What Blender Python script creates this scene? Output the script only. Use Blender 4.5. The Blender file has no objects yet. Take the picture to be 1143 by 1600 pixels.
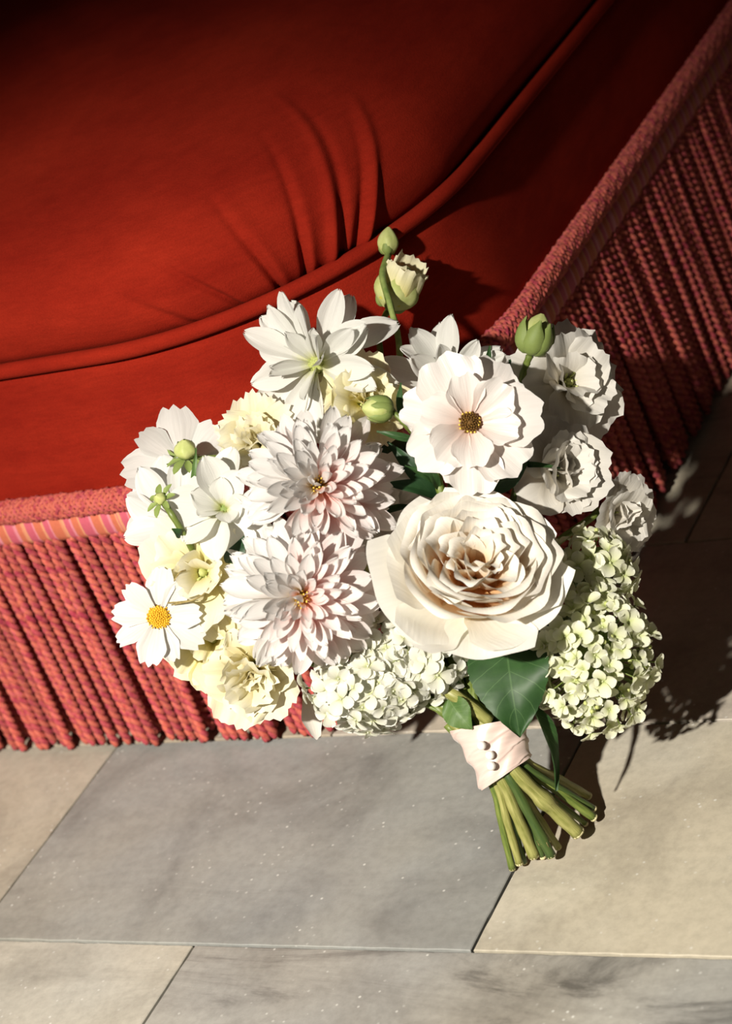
import bpy, math, random
from mathutils import Matrix, Vector, Quaternion, noise

scene = bpy.context.scene
COL = scene.collection
rnd = random.Random(7)

# ------------------------------------------------------------------ camera
F_PX = 3440.0
CX, CY = 571.5, 800.0
WX = Vector((0.83530113, -0.08667789, -0.54291709))   # world axes seen in camera (x right, y down, z forward)
WY = Vector((0.40603178, -0.56854663, 0.71546693))
WZ = Vector((-0.37068884, -0.81807193, -0.43971366))
CAM = Vector((0.716, -1.006, 0.79))
CR = Vector((WX[0], WY[0], WZ[0]))                    # camera right, up, forward in the world
CU = -Vector((WX[1], WY[1], WZ[1]))
CF = Vector((WX[2], WY[2], WZ[2]))

cam_data = bpy.data.cameras.new('camera')
cam = bpy.data.objects.new('camera', cam_data)
COL.objects.link(cam)
m = Matrix((CR, CU, -CF)).transposed().to_4x4()
m.translation = CAM
cam.matrix_world = m
cam_data.sensor_fit = 'VERTICAL'
cam_data.sensor_height = 36.0
cam_data.sensor_width = 36.0 * 1143 / 1600
cam_data.lens = F_PX / 1600 * 36.0
cam_data.clip_start = 0.05
cam_data.dof.use_dof = True
cam_data.dof.focus_distance = 1.33
cam_data.dof.aperture_fstop = 8.0
scene.camera = cam

# ------------------------------------------------------------------ world and light
world = bpy.data.worlds.new('dim_room')
scene.world = world
world.use_nodes = True
world.node_tree.nodes['Background'].inputs[0].default_value = (1.0, 0.82, 0.66, 1)
world.node_tree.nodes['Background'].inputs[1].default_value = 0.022

LAMP = Vector((0.20, -2.03, 1.70))
AIM = Vector((-0.10, -0.34, 0.0))
LDIR = (LAMP - AIM).normalized()
lamp_data = bpy.data.lights.new('flash_lamp', 'SPOT')
lamp = bpy.data.objects.new('flash_lamp', lamp_data)
COL.objects.link(lamp)
lamp.location = LAMP
lamp.rotation_euler = (-LDIR).to_track_quat('-Z', 'Y').to_euler()
lamp_data.energy = 580
lamp_data.color = (1.0, 0.94, 0.84)
lamp_data.shadow_soft_size = 0.035
lamp_data.spot_size = math.radians(37.5)
lamp_data.spot_blend = 1.0

scene.cycles.max_bounces = 16
scene.cycles.diffuse_bounces = 8
scene.cycles.transmission_bounces = 10
vs = scene.view_settings
vs.view_transform = 'Standard'
vs.look = 'None'
vs.exposure = 0.0
vs.gamma = 1.0
vs.use_curve_mapping = False


# ------------------------------------------------------------------ helpers
def at(px, py, depth):
    """World point seen at a photograph pixel, at a given distance into the place."""
    return CAM + CR * ((px - CX) / F_PX * depth) - CU * ((py - CY) / F_PX * depth) + CF * depth


def on_floor(px, py, z=0.0):
    d = at(px, py, 1.0) - CAM
    return CAM + d * ((z - CAM.z) / d.z)


def interp(tab, x):
    if x <= tab[0][0]:
        return tab[0][1]
    for (a, fa), (b, fb) in zip(tab, tab[1:]):
        if x <= b:
            t = (x - a) / (b - a)
            t = t * t * (3 - 2 * t) * .5 + t * .5
            return fa + (fb - fa) * t
    return tab[-1][1]


def mesh_from(name, verts, faces, mat=None, uvs=None, smooth=True, mats=None, mat_ids=None):
    me = bpy.data.meshes.new(name)
    me.from_pydata([tuple(v) for v in verts], [], faces)
    if uvs is not None:
        lay = me.uv_layers.new(name='UVMap')
        flat = [0.0] * (2 * len(me.loops))
        idx = [0] * len(me.loops)
        me.loops.foreach_get('vertex_index', idx)
        for k, i in enumerate(idx):
            flat[2 * k], flat[2 * k + 1] = uvs[i]
        lay.data.foreach_set('uv', flat)
    if mats:
        for mm in mats:
            me.materials.append(mm)
        if mat_ids:
            me.polygons.foreach_set('material_index', mat_ids)
    elif mat:
        me.materials.append(mat)
    if smooth:
        me.polygons.foreach_set('use_smooth', [True] * len(me.polygons))
    me.update()
    return me


def link(name, me, parent=None, mat=None, label=None):
    o = bpy.data.objects.new(name, me)
    COL.objects.link(o)
    if parent:
        o.parent = parent
    if mat is not None:
        o.matrix_local = mat
    if label:
        o['label'] = label
    return o


class MB:
    """Collects vertices, faces and uvs for one mesh."""

    def __init__(self):
        self.v, self.f, self.uv, self.mi = [], [], [], []

    def grid(self, fn, nu, nv, closed_u=False, mi=0):
        b = len(self.v)
        cu = nu if closed_u else nu + 1
        for j in range(nv + 1):
            for i in range(cu):
                p, uv = fn(i / nu, j / nv)
                self.v.append(p)
                self.uv.append(uv)
        for j in range(nv):
            for i in range(nu):
                i2 = (i + 1) % cu
                self.f.append((b + j * cu + i, b + j * cu + i2, b + (j + 1) * cu + i2, b + (j + 1) * cu + i))
                self.mi.append(mi)

    def tube(self, pts, rad, sides=8, mi=0, cap=True, vscale=1.0, spin=0.0):
        n = len(pts)
        pts = [Vector(p) for p in pts]
        if not hasattr(rad, '__len__'):
            rad = [rad] * n
        tang = []
        for i in range(n):
            t = pts[min(i + 1, n - 1)] - pts[max(i - 1, 0)]
            tang.append(t.normalized() if t.length > 1e-9 else Vector((0, 0, 1)))
        ref = Vector((0, 0, 1)) if abs(tang[0].z) < .9 else Vector((1, 0, 0))
        nrm = (ref - tang[0] * ref.dot(tang[0])).normalized()
        b = len(self.v)
        acc = 0.0
        for i in range(n):
            if i:
                nrm = (nrm - tang[i] * nrm.dot(tang[i]))
                nrm = nrm.normalized() if nrm.length > 1e-6 else Vector((1, 0, 0))
                acc += (pts[i] - pts[i - 1]).length
            bi = tang[i].cross(nrm)
            for k in range(sides):
                a = 2 * math.pi * k / sides + spin
                self.v.append(pts[i] + (nrm * math.cos(a) + bi * math.sin(a)) * rad[i])
                self.uv.append((k / sides, acc * vscale))
        for i in range(n - 1):
            for k in range(sides):
                k2 = (k + 1) % sides
                self.f.append((b + i * sides + k, b + i * sides + k2, b + (i + 1) * sides + k2, b + (i + 1) * sides + k))
                self.mi.append(mi)
        if cap:
            self.f.append(tuple(b + k for k in reversed(range(sides))))
            self.f.append(tuple(b + (n - 1) * sides + k for k in range(sides)))
            self.mi += [mi, mi]

    def blob(self, c, r, seg=8, rings=6, sc=(1, 1, 1), mi=0):
        c = Vector(c)

        def fn(u, v):
            th = math.pi * v
            a = 2 * math.pi * u
            return (c + Vector((r * sc[0] * math.sin(th) * math.cos(a), r * sc[1] * math.sin(th) * math.sin(a), r * sc[2] * math.cos(th))), (u, v))
        self.grid(fn, seg, rings, True, mi)

    def lathe(self, prof, seg=12, mi=0):
        n = len(prof) - 1

        def fn(u, v):
            r, z = prof[min(n, int(round(v * n)))]
            a = 2 * math.pi * u
            return (Vector((r * math.cos(a), r * math.sin(a), z)), (u, v))
        self.grid(fn, seg, n, True, mi)

    def mesh(self, name, mat=None, mats=None, smooth=True):
        return mesh_from(name, self.v, self.f, mat, self.uv, smooth, mats, self.mi if mats else None)


def catmull(pts, n):
    pts = [Vector(p) for p in pts]
    P = [pts[0] * 2 - pts[1]] + pts + [pts[-1] * 2 - pts[-2]]
    out = []
    segs = len(pts) - 1
    for i in range(n + 1):
        x = i / n * segs
        k = min(int(x), segs - 1)
        t = x - k
        a, b, c, d = P[k], P[k + 1], P[k + 2], P[k + 3]
        out.append(.5 * ((2 * b) + (c - a) * t + (2 * a - 5 * b + 4 * c - d) * t * t + (3 * b - a - 3 * c + d) * t ** 3))
    return out


# ------------------------------------------------------------------ materials
def new_mat(name):
    mt = bpy.data.materials.new(name)
    mt.use_nodes = True
    nt = mt.node_tree
    for n in list(nt.nodes):
        nt.nodes.remove(n)
    out = nt.nodes.new('ShaderNodeOutputMaterial')
    return mt, nt, out


def N(nt, kind, **kw):
    n = nt.nodes.new(kind)
    for k, v in kw.items():
        if k.startswith('i_'):
            n.inputs[k[2:].replace('_', ' ')].default_value = v
        else:
            setattr(n, k, v)
    return n


def ramp(nt, stops, fac, interp_mode='LINEAR'):
    r = nt.nodes.new('ShaderNodeValToRGB')
    r.color_ramp.interpolation = interp_mode
    el = r.color_ramp.elements
    while len(el) < len(stops):
        el.new(0.5)
    for e, (p, c) in zip(el, stops):
        e.position = p
        e.color = (*c, 1) if len(c) == 3 else c
    nt.links.new(fac, r.inputs[0])
    return r.outputs[0]


def mixc(nt, fac, a, b, mode='MIX'):
    n = nt.nodes.new('ShaderNodeMix')
    n.data_type = 'RGBA'
    n.blend_type = mode
    for sock, v in ((n.inputs[0], fac), (n.inputs[6], a), (n.inputs[7], b)):
        if isinstance(v, bpy.types.NodeSocket):
            nt.links.new(v, sock)
        else:
            sock.default_value = v if not isinstance(v, tuple) else (*v, 1)[:4]
    return n.outputs[2]


def scaled(nt, sock, sc):
    mp = nt.nodes.new('ShaderNodeMapping')
    mp.inputs['Scale'].default_value = sc
    nt.links.new(sock, mp.inputs['Vector'])
    return mp.outputs[0]


def noise_tex(nt, vec, scale, detail=4, rough=.55, dist=0.0):
    n = nt.nodes.new('ShaderNodeTexNoise')
    n.inputs['Scale'].default_value = scale
    n.inputs['Detail'].default_value = detail
    n.inputs['Roughness'].default_value = rough
    n.inputs['Distortion'].default_value = dist
    nt.links.new(vec, n.inputs['Vector'])
    return n.outputs['Fac']


def bump(nt, h, strength=.2, dist=.001):
    b = nt.nodes.new('ShaderNodeBump')
    b.inputs['Strength'].default_value = strength
    b.inputs['Distance'].default_value = dist
    nt.links.new(h, b.inputs['Height'])
    return b.outputs[0]


def petal_mat(name, stops, rough=.55, transl=.42, spec=.25, vein=.16, coat=0.0, veinscale=(26, 1.6, 1), tcol=None, bumps=.45):
    mt, nt, out = new_mat(name)
    uv = N(nt, 'ShaderNodeUVMap')
    sep = N(nt, 'ShaderNodeSeparateXYZ')
    nt.links.new(uv.outputs[0], sep.inputs[0])
    geo = N(nt, 'ShaderNodeTexCoord')
    big = noise_tex(nt, geo.outputs['Object'], 40, 2)
    add = N(nt, 'ShaderNodeMath', operation='MULTIPLY_ADD')
    nt.links.new(big, add.inputs[0])
    add.inputs[1].default_value = .22
    nt.links.new(sep.outputs[1], add.inputs[2])
    sub = N(nt, 'ShaderNodeMath', operation='SUBTRACT')
    nt.links.new(add.outputs[0], sub.inputs[0])
    sub.inputs[1].default_value = .11
    col = ramp(nt, stops, sub.outputs[0])
    vn = noise_tex(nt, scaled(nt, uv.outputs[0], veinscale), 1.0, 3)
    dark = mixc(nt, vein, col, vn, 'MULTIPLY')
    p = N(nt, 'ShaderNodeBsdfPrincipled')
    nt.links.new(dark, p.inputs['Base Color'])
    p.inputs['Roughness'].default_value = rough
    p.inputs['Specular IOR Level'].default_value = spec
    if coat:
        p.inputs['Coat Weight'].default_value = coat
        p.inputs['Coat Roughness'].default_value = .28
    nb = bump(nt, vn, bumps, .0006)
    nt.links.new(nb, p.inputs['Normal'])
    tr = N(nt, 'ShaderNodeBsdfTranslucent')
    if tcol:
        nt.links.new(mixc(nt, 1.0, dark, tcol, 'MULTIPLY'), tr.inputs[0])
    else:
        nt.links.new(dark, tr.inputs[0])
    mx = N(nt, 'ShaderNodeMixShader')
    mx.inputs[0].default_value = transl
    nt.links.new(p.outputs[0], mx.inputs[1])
    nt.links.new(tr.outputs[0], mx.inputs[2])
    nt.links.new(mx.outputs[0], out.inputs[0])
    return mt


def plain_mat(name, a, b, scale=60, rough=.5, spec=.3, bumpv=.2, stretch=None, coord='Object', transl=0.0, bdist=.0006, sheen=0):
    mt, nt, out = new_mat(name)
    tc = N(nt, 'ShaderNodeTexCoord')
    vec = tc.outputs[coord]
    if stretch:
        vec = scaled(nt, vec, stretch)
    nz = noise_tex(nt, vec, scale, 4)
    col = ramp(nt, [(.3, a), (.7, b)], nz)
    p = N(nt, 'ShaderNodeBsdfPrincipled')
    nt.links.new(col, p.inputs['Base Color'])
    p.inputs['Roughness'].default_value = rough
    p.inputs['Specular IOR Level'].default_value = spec
    if sheen:
        p.inputs['Sheen Weight'].default_value = sheen
        p.inputs['Sheen Tint'].default_value = (*b, 1)
    nt.links.new(bump(nt, nz, bumpv, bdist), p.inputs['Normal'])
    if transl:
        tr = N(nt, 'ShaderNodeBsdfTranslucent')
        nt.links.new(col, tr.inputs[0])
        mx = N(nt, 'ShaderNodeMixShader')
        mx.inputs[0].default_value = transl
        nt.links.new(p.outputs[0], mx.inputs[1])
        nt.links.new(tr.outputs[0], mx.inputs[2])
        nt.links.new(mx.outputs[0], out.inputs[0])
    else:
        nt.links.new(p.outputs[0], out.inputs[0])
    return mt


def velvet_mat(name, dark, light):
    mt, nt, out = new_mat(name)
    tc = N(nt, 'ShaderNodeTexCoord')
    o = tc.outputs['Object']
    big = noise_tex(nt, scaled(nt, o, (1, 1, 2.2)), 9, 5, .6)
    fine = noise_tex(nt, o, 900, 3, .7)
    streak = noise_tex(nt, scaled(nt, o, (60, 60, 400)), 1.0, 3, .6)
    c1 = ramp(nt, [(.3, dark), (.72, light)], big)
    c2 = mixc(nt, .30, c1, ramp(nt, [(.3, (.25, .25, .25)), (.7, (1, 1, 1))], fine), 'MULTIPLY')
    c3 = mixc(nt, .18, c2, ramp(nt, [(.35, (.4, .4, .4)), (.65, (1, 1, 1))], streak), 'MULTIPLY')
    p = N(nt, 'ShaderNodeBsdfPrincipled')
    nt.links.new(c3, p.inputs['Base Color'])
    p.inputs['Roughness'].default_value = 1.0
    p.inputs['Specular IOR Level'].default_value = 0.05
    p.inputs['Sheen Weight'].default_value = .015
    p.inputs['Sheen Roughness'].default_value = .4
    p.inputs['Sheen Tint'].default_value = (1.0, .25, .10, 1)
    nt.links.new(bump(nt, fine, .5, .0008), p.inputs['Normal'])
    nt.links.new(p.outputs[0], out.inputs[0])
    return mt


def thread_mat(name, cols, lines=9, slant=500.0):
    """Twisted yarn: colour changes slowly along a ply, fine slanted threads across it."""
    mt, nt, out = new_mat(name)
    uv = N(nt, 'ShaderNodeUVMap')
    tc = N(nt, 'ShaderNodeTexCoord')
    oi = N(nt, 'ShaderNodeObjectInfo')
    nz = noise_tex(nt, scaled(nt, tc.outputs['Object'], (240, 240, 150)), 1.0, 2)
    col = ramp(nt, [(.30, cols[0]), (.5, cols[1]), (.70, cols[2])], nz)
    hv = N(nt, 'ShaderNodeHueSaturation')
    mr = N(nt, 'ShaderNodeMapRange')
    nt.links.new(oi.outputs['Random'], mr.inputs[0])
    mr.inputs[3].default_value = .78
    mr.inputs[4].default_value = 1.12
    nt.links.new(mr.outputs[0], hv.inputs['Value'])
    nt.links.new(col, hv.inputs['Color'])
    sep = N(nt, 'ShaderNodeSeparateXYZ')
    nt.links.new(uv.outputs[0], sep.inputs[0])
    a = N(nt, 'ShaderNodeMath', operation='MULTIPLY')
    nt.links.new(sep.outputs[0], a.inputs[0])
    a.inputs[1].default_value = lines
    b = N(nt, 'ShaderNodeMath', operation='MULTIPLY_ADD')
    nt.links.new(sep.outputs[1], b.inputs[0])
    b.inputs[1].default_value = slant
    nt.links.new(a.outputs[0], b.inputs[2])
    s = N(nt, 'ShaderNodeMath', operation='MULTIPLY')
    nt.links.new(b.outputs[0], s.inputs[0])
    s.inputs[1].default_value = 2 * math.pi
    sn = N(nt, 'ShaderNodeMath', operation='SINE')
    nt.links.new(s.outputs[0], sn.inputs[0])
    st = ramp(nt, [(0.0, (.62, .62, .62)), (.8, (1, 1, 1))], sn.outputs[0])
    c2 = mixc(nt, .55, hv.outputs[0], st, 'MULTIPLY')
    p = N(nt, 'ShaderNodeBsdfPrincipled')
    nt.links.new(c2, p.inputs['Base Color'])
    p.inputs['Roughness'].default_value = .75
    p.inputs['Specular IOR Level'].default_value = .2
    p.inputs['Sheen Weight'].default_value = .02
    nt.links.new(bump(nt, sn.outputs[0], .35, .0005), p.inputs['Normal'])
    nt.links.new(p.outputs[0], out.inputs[0])
    return mt


def marble_mat():
    mt, nt, out = new_mat('marble')
    tc = N(nt, 'ShaderNodeTexCoord')
    oi = N(nt, 'ShaderNodeObjectInfo')
    add = N(nt, 'ShaderNodeVectorMath', operation='ADD')
    nt.links.new(tc.outputs['Object'], add.inputs[0])
    cmb = N(nt, 'ShaderNodeCombineXYZ')
    mul = N(nt, 'ShaderNodeMath', operation='MULTIPLY')
    nt.links.new(oi.outputs['Random'], mul.inputs[0])
    mul.inputs[1].default_value = 37.0
    nt.links.new(mul.outputs[0], cmb.inputs[0])
    nt.links.new(mul.outputs[0], cmb.inputs[2])
    nt.links.new(cmb.outputs[0], add.inputs[1])
    v = add.outputs[0]
    cloud = noise_tex(nt, v, 9, 6, .62, .6)
    rotv = N(nt, 'ShaderNodeMapping')
    rotv.inputs['Rotation'].default_value = (0, 0, math.radians(-35))
    rotv.inputs['Scale'].default_value = (3.0, 13.0, 1)
    nt.links.new(v, rotv.inputs['Vector'])
    vein = noise_tex(nt, rotv.outputs[0], 1.3, 7, .66, 1.6)
    fine = noise_tex(nt, v, 170, 5, .7)
    speck = N(nt, 'ShaderNodeTexVoronoi')
    speck.inputs['Scale'].default_value = 130
    nt.links.new(v, speck.inputs['Vector'])
    c = mixc(nt, .55, oi.outputs['Color'], ramp(nt, [(.28, (.36, .35, .34)), (.5, (.90, .90, .89)), (.72, (1.1, 1.1, 1.08))], cloud), 'MULTIPLY')
    al = N(nt, 'ShaderNodeMath', operation='MULTIPLY')
    nt.links.new(oi.outputs['Alpha'], al.inputs[0])
    al.inputs[1].default_value = 1.0
    c = mixc(nt, al.outputs[0], c, ramp(nt, [(.36, (.22, .21, .21)), (.47, (.78, .77, .77)), (.6, (1, 1, 1))], vein), 'MULTIPLY')
    tint = ramp(nt, [(.35, (1.0, .93, .82)), (.65, (.95, .97, 1.0))], noise_tex(nt, v, 5, 3))
    c = mixc(nt, .6, c, tint, 'MULTIPLY')
    c = mixc(nt, .35, c, ramp(nt, [(.3, (.55, .55, .55)), (.6, (1, 1, 1))], fine), 'MULTIPLY')
    pits = ramp(nt, [(.06, (1, 1, 1)), (.16, (0, 0, 0))], speck.outputs['Distance'])
    pm = N(nt, 'ShaderNodeMath', operation='MULTIPLY')
    nt.links.new(pits, pm.inputs[0])
    nt.links.new(ramp(nt, [(.44, (0, 0, 0)), (.60, (.7, .7, .7))], noise_tex(nt, v, 30, 2)), pm.inputs[1])
    c = mixc(nt, pm.outputs[0], c, (.72, .71, .67))
    c = mixc(nt, 1.0, c, (.88, .88, .875), 'MULTIPLY')
    p = N(nt, 'ShaderNodeBsdfPrincipled')
    nt.links.new(c, p.inputs['Base Color'])
    p.inputs['Roughness'].default_value = .42
    p.inputs['Specular IOR Level'].default_value = .3
    nt.links.new(bump(nt, fine, .12, .0004), p.inputs['Normal'])
    nt.links.new(p.outputs[0], out.inputs[0])
    return mt


def tape_mat():
    mt, nt, out = new_mat('woven_tape')
    uv = N(nt, 'ShaderNodeUVMap')
    sep = N(nt, 'ShaderNodeSeparateXYZ')
    nt.links.new(uv.outputs[0], sep.inputs[0])
    fr = N(nt, 'ShaderNodeMath', operation='FRACT')
    mu = N(nt, 'ShaderNodeMath', operation='MULTIPLY')
    nt.links.new(sep.outputs[0], mu.inputs[0])
    mu.inputs[1].default_value = 58.0
    wob = noise_tex(nt, scaled(nt, uv.outputs[0], (90, 0, 1)), 1.0, 2)
    ad = N(nt, 'ShaderNodeMath', operation='ADD')
    nt.links.new(mu.outputs[0], ad.inputs[0])
    nt.links.new(wob, ad.inputs[1])
    nt.links.new(ad.outputs[0], fr.inputs[0])
    pk, og, lt, pl = (.48, .08, .12), (.50, .12, .06), (.60, .25, .13), (.60, .20, .24)
    col = ramp(nt, [(0, og), (.34, og), (.40, lt), (.46, lt), (.5, pk), (.80, pk), (.86, pl), (.95, pl), (1.0, og)], fr.outputs[0])
    edge = ramp(nt, [(0, (.35, .3, .4)), (.1, (1, 1, 1)), (.9, (1, 1, 1)), (1, (.35, .3, .4))], sep.outputs[1])
    c = mixc(nt, .8, col, edge, 'MULTIPLY')
    wv = noise_tex(nt, scaled(nt, uv.outputs[0], (2600, 14, 1)), 1.0, 1)
    c = mixc(nt, .3, c, ramp(nt, [(.35, (.5, .5, .5)), (.6, (1, 1, 1))], wv), 'MULTIPLY')
    p = N(nt, 'ShaderNodeBsdfPrincipled')
    nt.links.new(c, p.inputs['Base Color'])
    p.inputs['Roughness'].default_value = .8
    nt.links.new(bump(nt, wv, .3, .0005), p.inputs['Normal'])
    nt.links.new(p.outputs[0], out.inputs[0])
    return mt


def leaf_mat(name, dark, light, vein):
    mt, nt, out = new_mat(name)
    uv = N(nt, 'ShaderNodeUVMap')
    sep = N(nt, 'ShaderNodeSeparateXYZ')
    nt.links.new(uv.outputs[0], sep.inputs[0])
    # |u-.5|
    a = N(nt, 'ShaderNodeMath', operation='SUBTRACT')
    nt.links.new(sep.outputs[0], a.inputs[0])
    a.inputs[1].default_value = .5
    ab = N(nt, 'ShaderNodeMath', operation='ABSOLUTE')
    nt.links.new(a.outputs[0], ab.inputs[0])
    # side veins: fract(v*6 - |u|*3)
    m1 = N(nt, 'ShaderNodeMath', operation='MULTIPLY')
    nt.links.new(ab.outputs[0], m1.inputs[0])
    m1.inputs[1].default_value = -3.0
    m2 = N(nt, 'ShaderNodeMath', operation='MULTIPLY_ADD')
    nt.links.new(sep.outputs[1], m2.inputs[0])
    m2.inputs[1].default_value = 6.0
    nt.links.new(m1.outputs[0], m2.inputs[2])
    fr = N(nt, 'ShaderNodeMath', operation='FRACT')
    nt.links.new(m2.outputs[0], fr.inputs[0])
    side = ramp(nt, [(.0, (0, 0, 0)), (.46, (0, 0, 0)), (.5, (1, 1, 1)), (.54, (0, 0, 0))], fr.outputs[0])
    mid = ramp(nt, [(.0, (1, 1, 1)), (.018, (0, 0, 0))], ab.outputs[0])
    mxv = N(nt, 'ShaderNodeMath', operation='MAXIMUM')
    nt.links.new(side, mxv.inputs[0])
    nt.links.new(mid, mxv.inputs[1])
    tc = N(nt, 'ShaderNodeTexCoord')
    nz = noise_tex(nt, tc.outputs['Object'], 90, 4)
    base = ramp(nt, [(.3, dark), (.7, light)], nz)
    mf = N(nt, 'ShaderNodeMath', operation='MULTIPLY')
    nt.links.new(mxv.outputs[0], mf.inputs[0])
    mf.inputs[1].default_value = .55
    c = mixc(nt, mf.outputs[0], base, vein)
    p = N(nt, 'ShaderNodeBsdfPrincipled')
    nt.links.new(c, p.inputs['Base Color'])
    p.inputs['Roughness'].default_value = .5
    p.inputs['Specular IOR Level'].default_value = .35
    nt.links.new(bump(nt, mxv.outputs[0], -.35, .001), p.inputs['Normal'])
    tr = N(nt, 'ShaderNodeBsdfTranslucent')
    nt.links.new(c, tr.inputs[0])
    mx = N(nt, 'ShaderNodeMixShader')
    mx.inputs[0].default_value = .15
    nt.links.new(p.outputs[0], mx.inputs[1])
    nt.links.new(tr.outputs[0], mx.inputs[2])
    nt.links.new(mx.outputs[0], out.inputs[0])
    return mt


M_VELVET = velvet_mat('red_velvet', (.225, .0115, .0055), (.335, .022, .009))
M_CORD_A = thread_mat('coral_yarn', [(.45, .058, .058), (.60, .145, .095), (.52, .09, .115)])
M_CORD_B = thread_mat('rose_yarn', [(.34, .03, .06), (.48, .08, .09), (.60, .15, .08)])
M_TAPE = tape_mat()
M_MARBLE = marble_mat()
M_GROUT = plain_mat('dark_joint', (.035, .026, .02), (.075, .055, .042), 80, .9, .1, .4)
M_BASE = plain_mat('dark_red_lining', (.055, .006, .005), (.09, .012, .01), 90, .9, .1, .3)

W1 = (0.8, 0.79, 0.763)
M_WHITE = petal_mat('white_petal', [(0, (.58, .62, .20)), (.12, (.78, .78, .50)), (.30, (.83, .825, .77)), (1, (.85, .845, .80))], .5, .36)
M_COSMOS = petal_mat('cosmos_petal', [(0, (.72, .70, .52)), (.2, (.79, .78, .74)), (1, (.80, .795, .77))], .5, .32, vein=.30, veinscale=(14, 1.2, 1))
M_BLUSH = petal_mat('blush_petal', [(0, (.90, .50, .10)), (.12, (.90, .46, .34)), (.40, (.90, .58, .53)), (.70, (.90, .79, .76)), (1, (.90, .87, .85))], .5, .40)
M_BLUSHW = petal_mat('blush_white_petal', [(0, (0.8, 0.632, 0.279)), (.2, (0.818, 0.744, 0.67)), (.5, (0.828, 0.8, 0.772)), (1, (0.828, 0.809, 0.79))], .5, .40)
M_CREAM = petal_mat('cream_petal', [(0, (.70, .62, .14)), (.3, (.85, .77, .36)), (.65, (.88, .82, .55)), (1, (.89, .85, .68))], .55, .34)
M_LEMON = petal_mat('lemon_petal', [(0, (0.629, 0.597, 0.108)), (.35, (0.835, 0.749, 0.271)), (.7, (0.879, 0.814, 0.467)), (1, (0.901, 0.846, 0.608))], .55, .30)
M_IVORY = petal_mat('ivory_petal', [(0, (0.651, 0.614, 0.335)), (.3, (0.763, 0.716, 0.614)), (1, (0.8, 0.772, 0.716))], .55, .26)
M_ROSE = petal_mat('rose_petal', [(0, (.88, .46, .12)), (.30, (.90, .60, .30)), (.58, (.91, .77, .58)), (.85, (.92, .87, .77)), (1, (.92, .88, .80))], .5, .28)
M_ROSEO = petal_mat('rose_guard_petal', [(0, (.86, .82, .60)), (.4, (.91, .89, .80)), (1, (.92, .90, .84))], .5, .24)
M_RANUN = petal_mat('ranunculus_petal', [(0, (.78, .46, .36)), (.18, (.90, .72, .64)), (.6, (.91, .84, .79)), (1, (.92, .88, .84))], .32, .26, .5, .14, .5)
M_HYD = petal_mat('hydrangea_petal', [(0, (.55, .60, .25)), (.25, (.77, .77, .62)), (1, (.82, .82, .76))], .55, .32)
M_HYDG = petal_mat('green_hydrangea_petal', [(0, (0.488, 0.564, 0.174)), (.35, (0.781, 0.803, 0.521)), (1, (0.879, 0.879, 0.738))], .55, .30)
M_STEM = plain_mat('green_stem', (.06, .10, .015), (.19, .23, .05), 1.0, .42, .4, .35, (9, 60, 1), 'UV')
M_STEMD = plain_mat('deep_green_stem', (.03, .062, .012), (.07, .105, .024), 1.0, .42, .4, .35, (9, 60, 1), 'UV')
M_STEMO = plain_mat('olive_stem', (.15, .16, .03), (.38, .36, .13), 1.0, .42, .4, .35, (9, 60, 1), 'UV')
M_CUT = plain_mat('cut_stem_end', (.50, .46, .24), (.62, .55, .34), 400, .8, .2, .6)
M_NODE = plain_mat('brown_node', (.20, .15, .05), (.38, .30, .13), 300, .8, .2, .6)
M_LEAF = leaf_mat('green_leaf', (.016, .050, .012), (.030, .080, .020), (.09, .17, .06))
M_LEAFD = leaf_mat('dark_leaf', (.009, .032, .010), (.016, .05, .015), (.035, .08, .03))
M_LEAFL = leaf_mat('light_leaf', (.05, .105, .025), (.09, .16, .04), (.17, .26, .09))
M_SEPAL = plain_mat('green_sepal', (.14, .21, .05), (.30, .36, .11), 160, .5, .3, .2, transl=.15)
M_BUDG = plain_mat('pale_green_bud', (.42, .48, .14), (.58, .60, .26), 160, .5, .3, .2, transl=.15)
M_DISC = plain_mat('yellow_disc', (.62, .34, .02), (.80, .52, .05), 700, .7, .2, .5)
M_ANTHER = plain_mat('dark_anther', (.05, .025, .01), (.22, .11, .02), 700, .7, .2, .5)
M_ANTHY = plain_mat('golden_anther', (.68, .45, .06), (.82, .62, .14), 700, .7, .2, .5)
M_PEARL, nt_, out_ = new_mat('pearl')
p_ = N(nt_, 'ShaderNodeBsdfPrincipled')
p_.inputs['Base Color'].default_value = (.80, .77, .72, 1)
p_.inputs['Subsurface Weight'].default_value = .5
p_.inputs['Subsurface Radius'].default_value = (.003, .003, .003)
p_.inputs['Roughness'].default_value = .3
p_.inputs['Coat Weight'].default_value = .4
p_.inputs['Coat Roughness'].default_value = .06
nt_.links.new(p_.outputs[0], out_.inputs[0])
M_SATIN, nt_, out_ = new_mat('blush_satin')
p_ = N(nt_, 'ShaderNodeBsdfPrincipled')
tc_ = N(nt_, 'ShaderNodeTexCoord')
nz_ = noise_tex(nt_, scaled(nt_, tc_.outputs['UV'], (3, 7, 1)), 1.5, 3)
nt_.links.new(ramp(nt_, [(.3, (.56, .42, .37)), (.7, (.66, .52, .46))], nz_), p_.inputs['Base Color'])
p_.inputs['Roughness'].default_value = .36
p_.inputs['Specular IOR Level'].default_value = .6
p_.inputs['Anisotropic'].default_value = .6
p_.inputs['Sheen Weight'].default_value = .2
nt_.links.new(p_.outputs[0], out_.inputs[0])

# ------------------------------------------------------------------ floor
floor_me = mesh_from('floor', [(-3, -2.5, -.012), (3, -2.5, -.012), (3, 3.5, -.012), (-3, 3.5, -.012)], [(0, 1, 2, 3)], M_GROUT, [(0, 0), (1, 0), (1, 1), (0, 1)], False)
floor = link('floor', floor_me)
floor['kind'] = 'structure'
floor['label'] = 'worn marble tile floor laid in staggered rows'
TW, TD, GAP = .391, .2045, .0016


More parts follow.
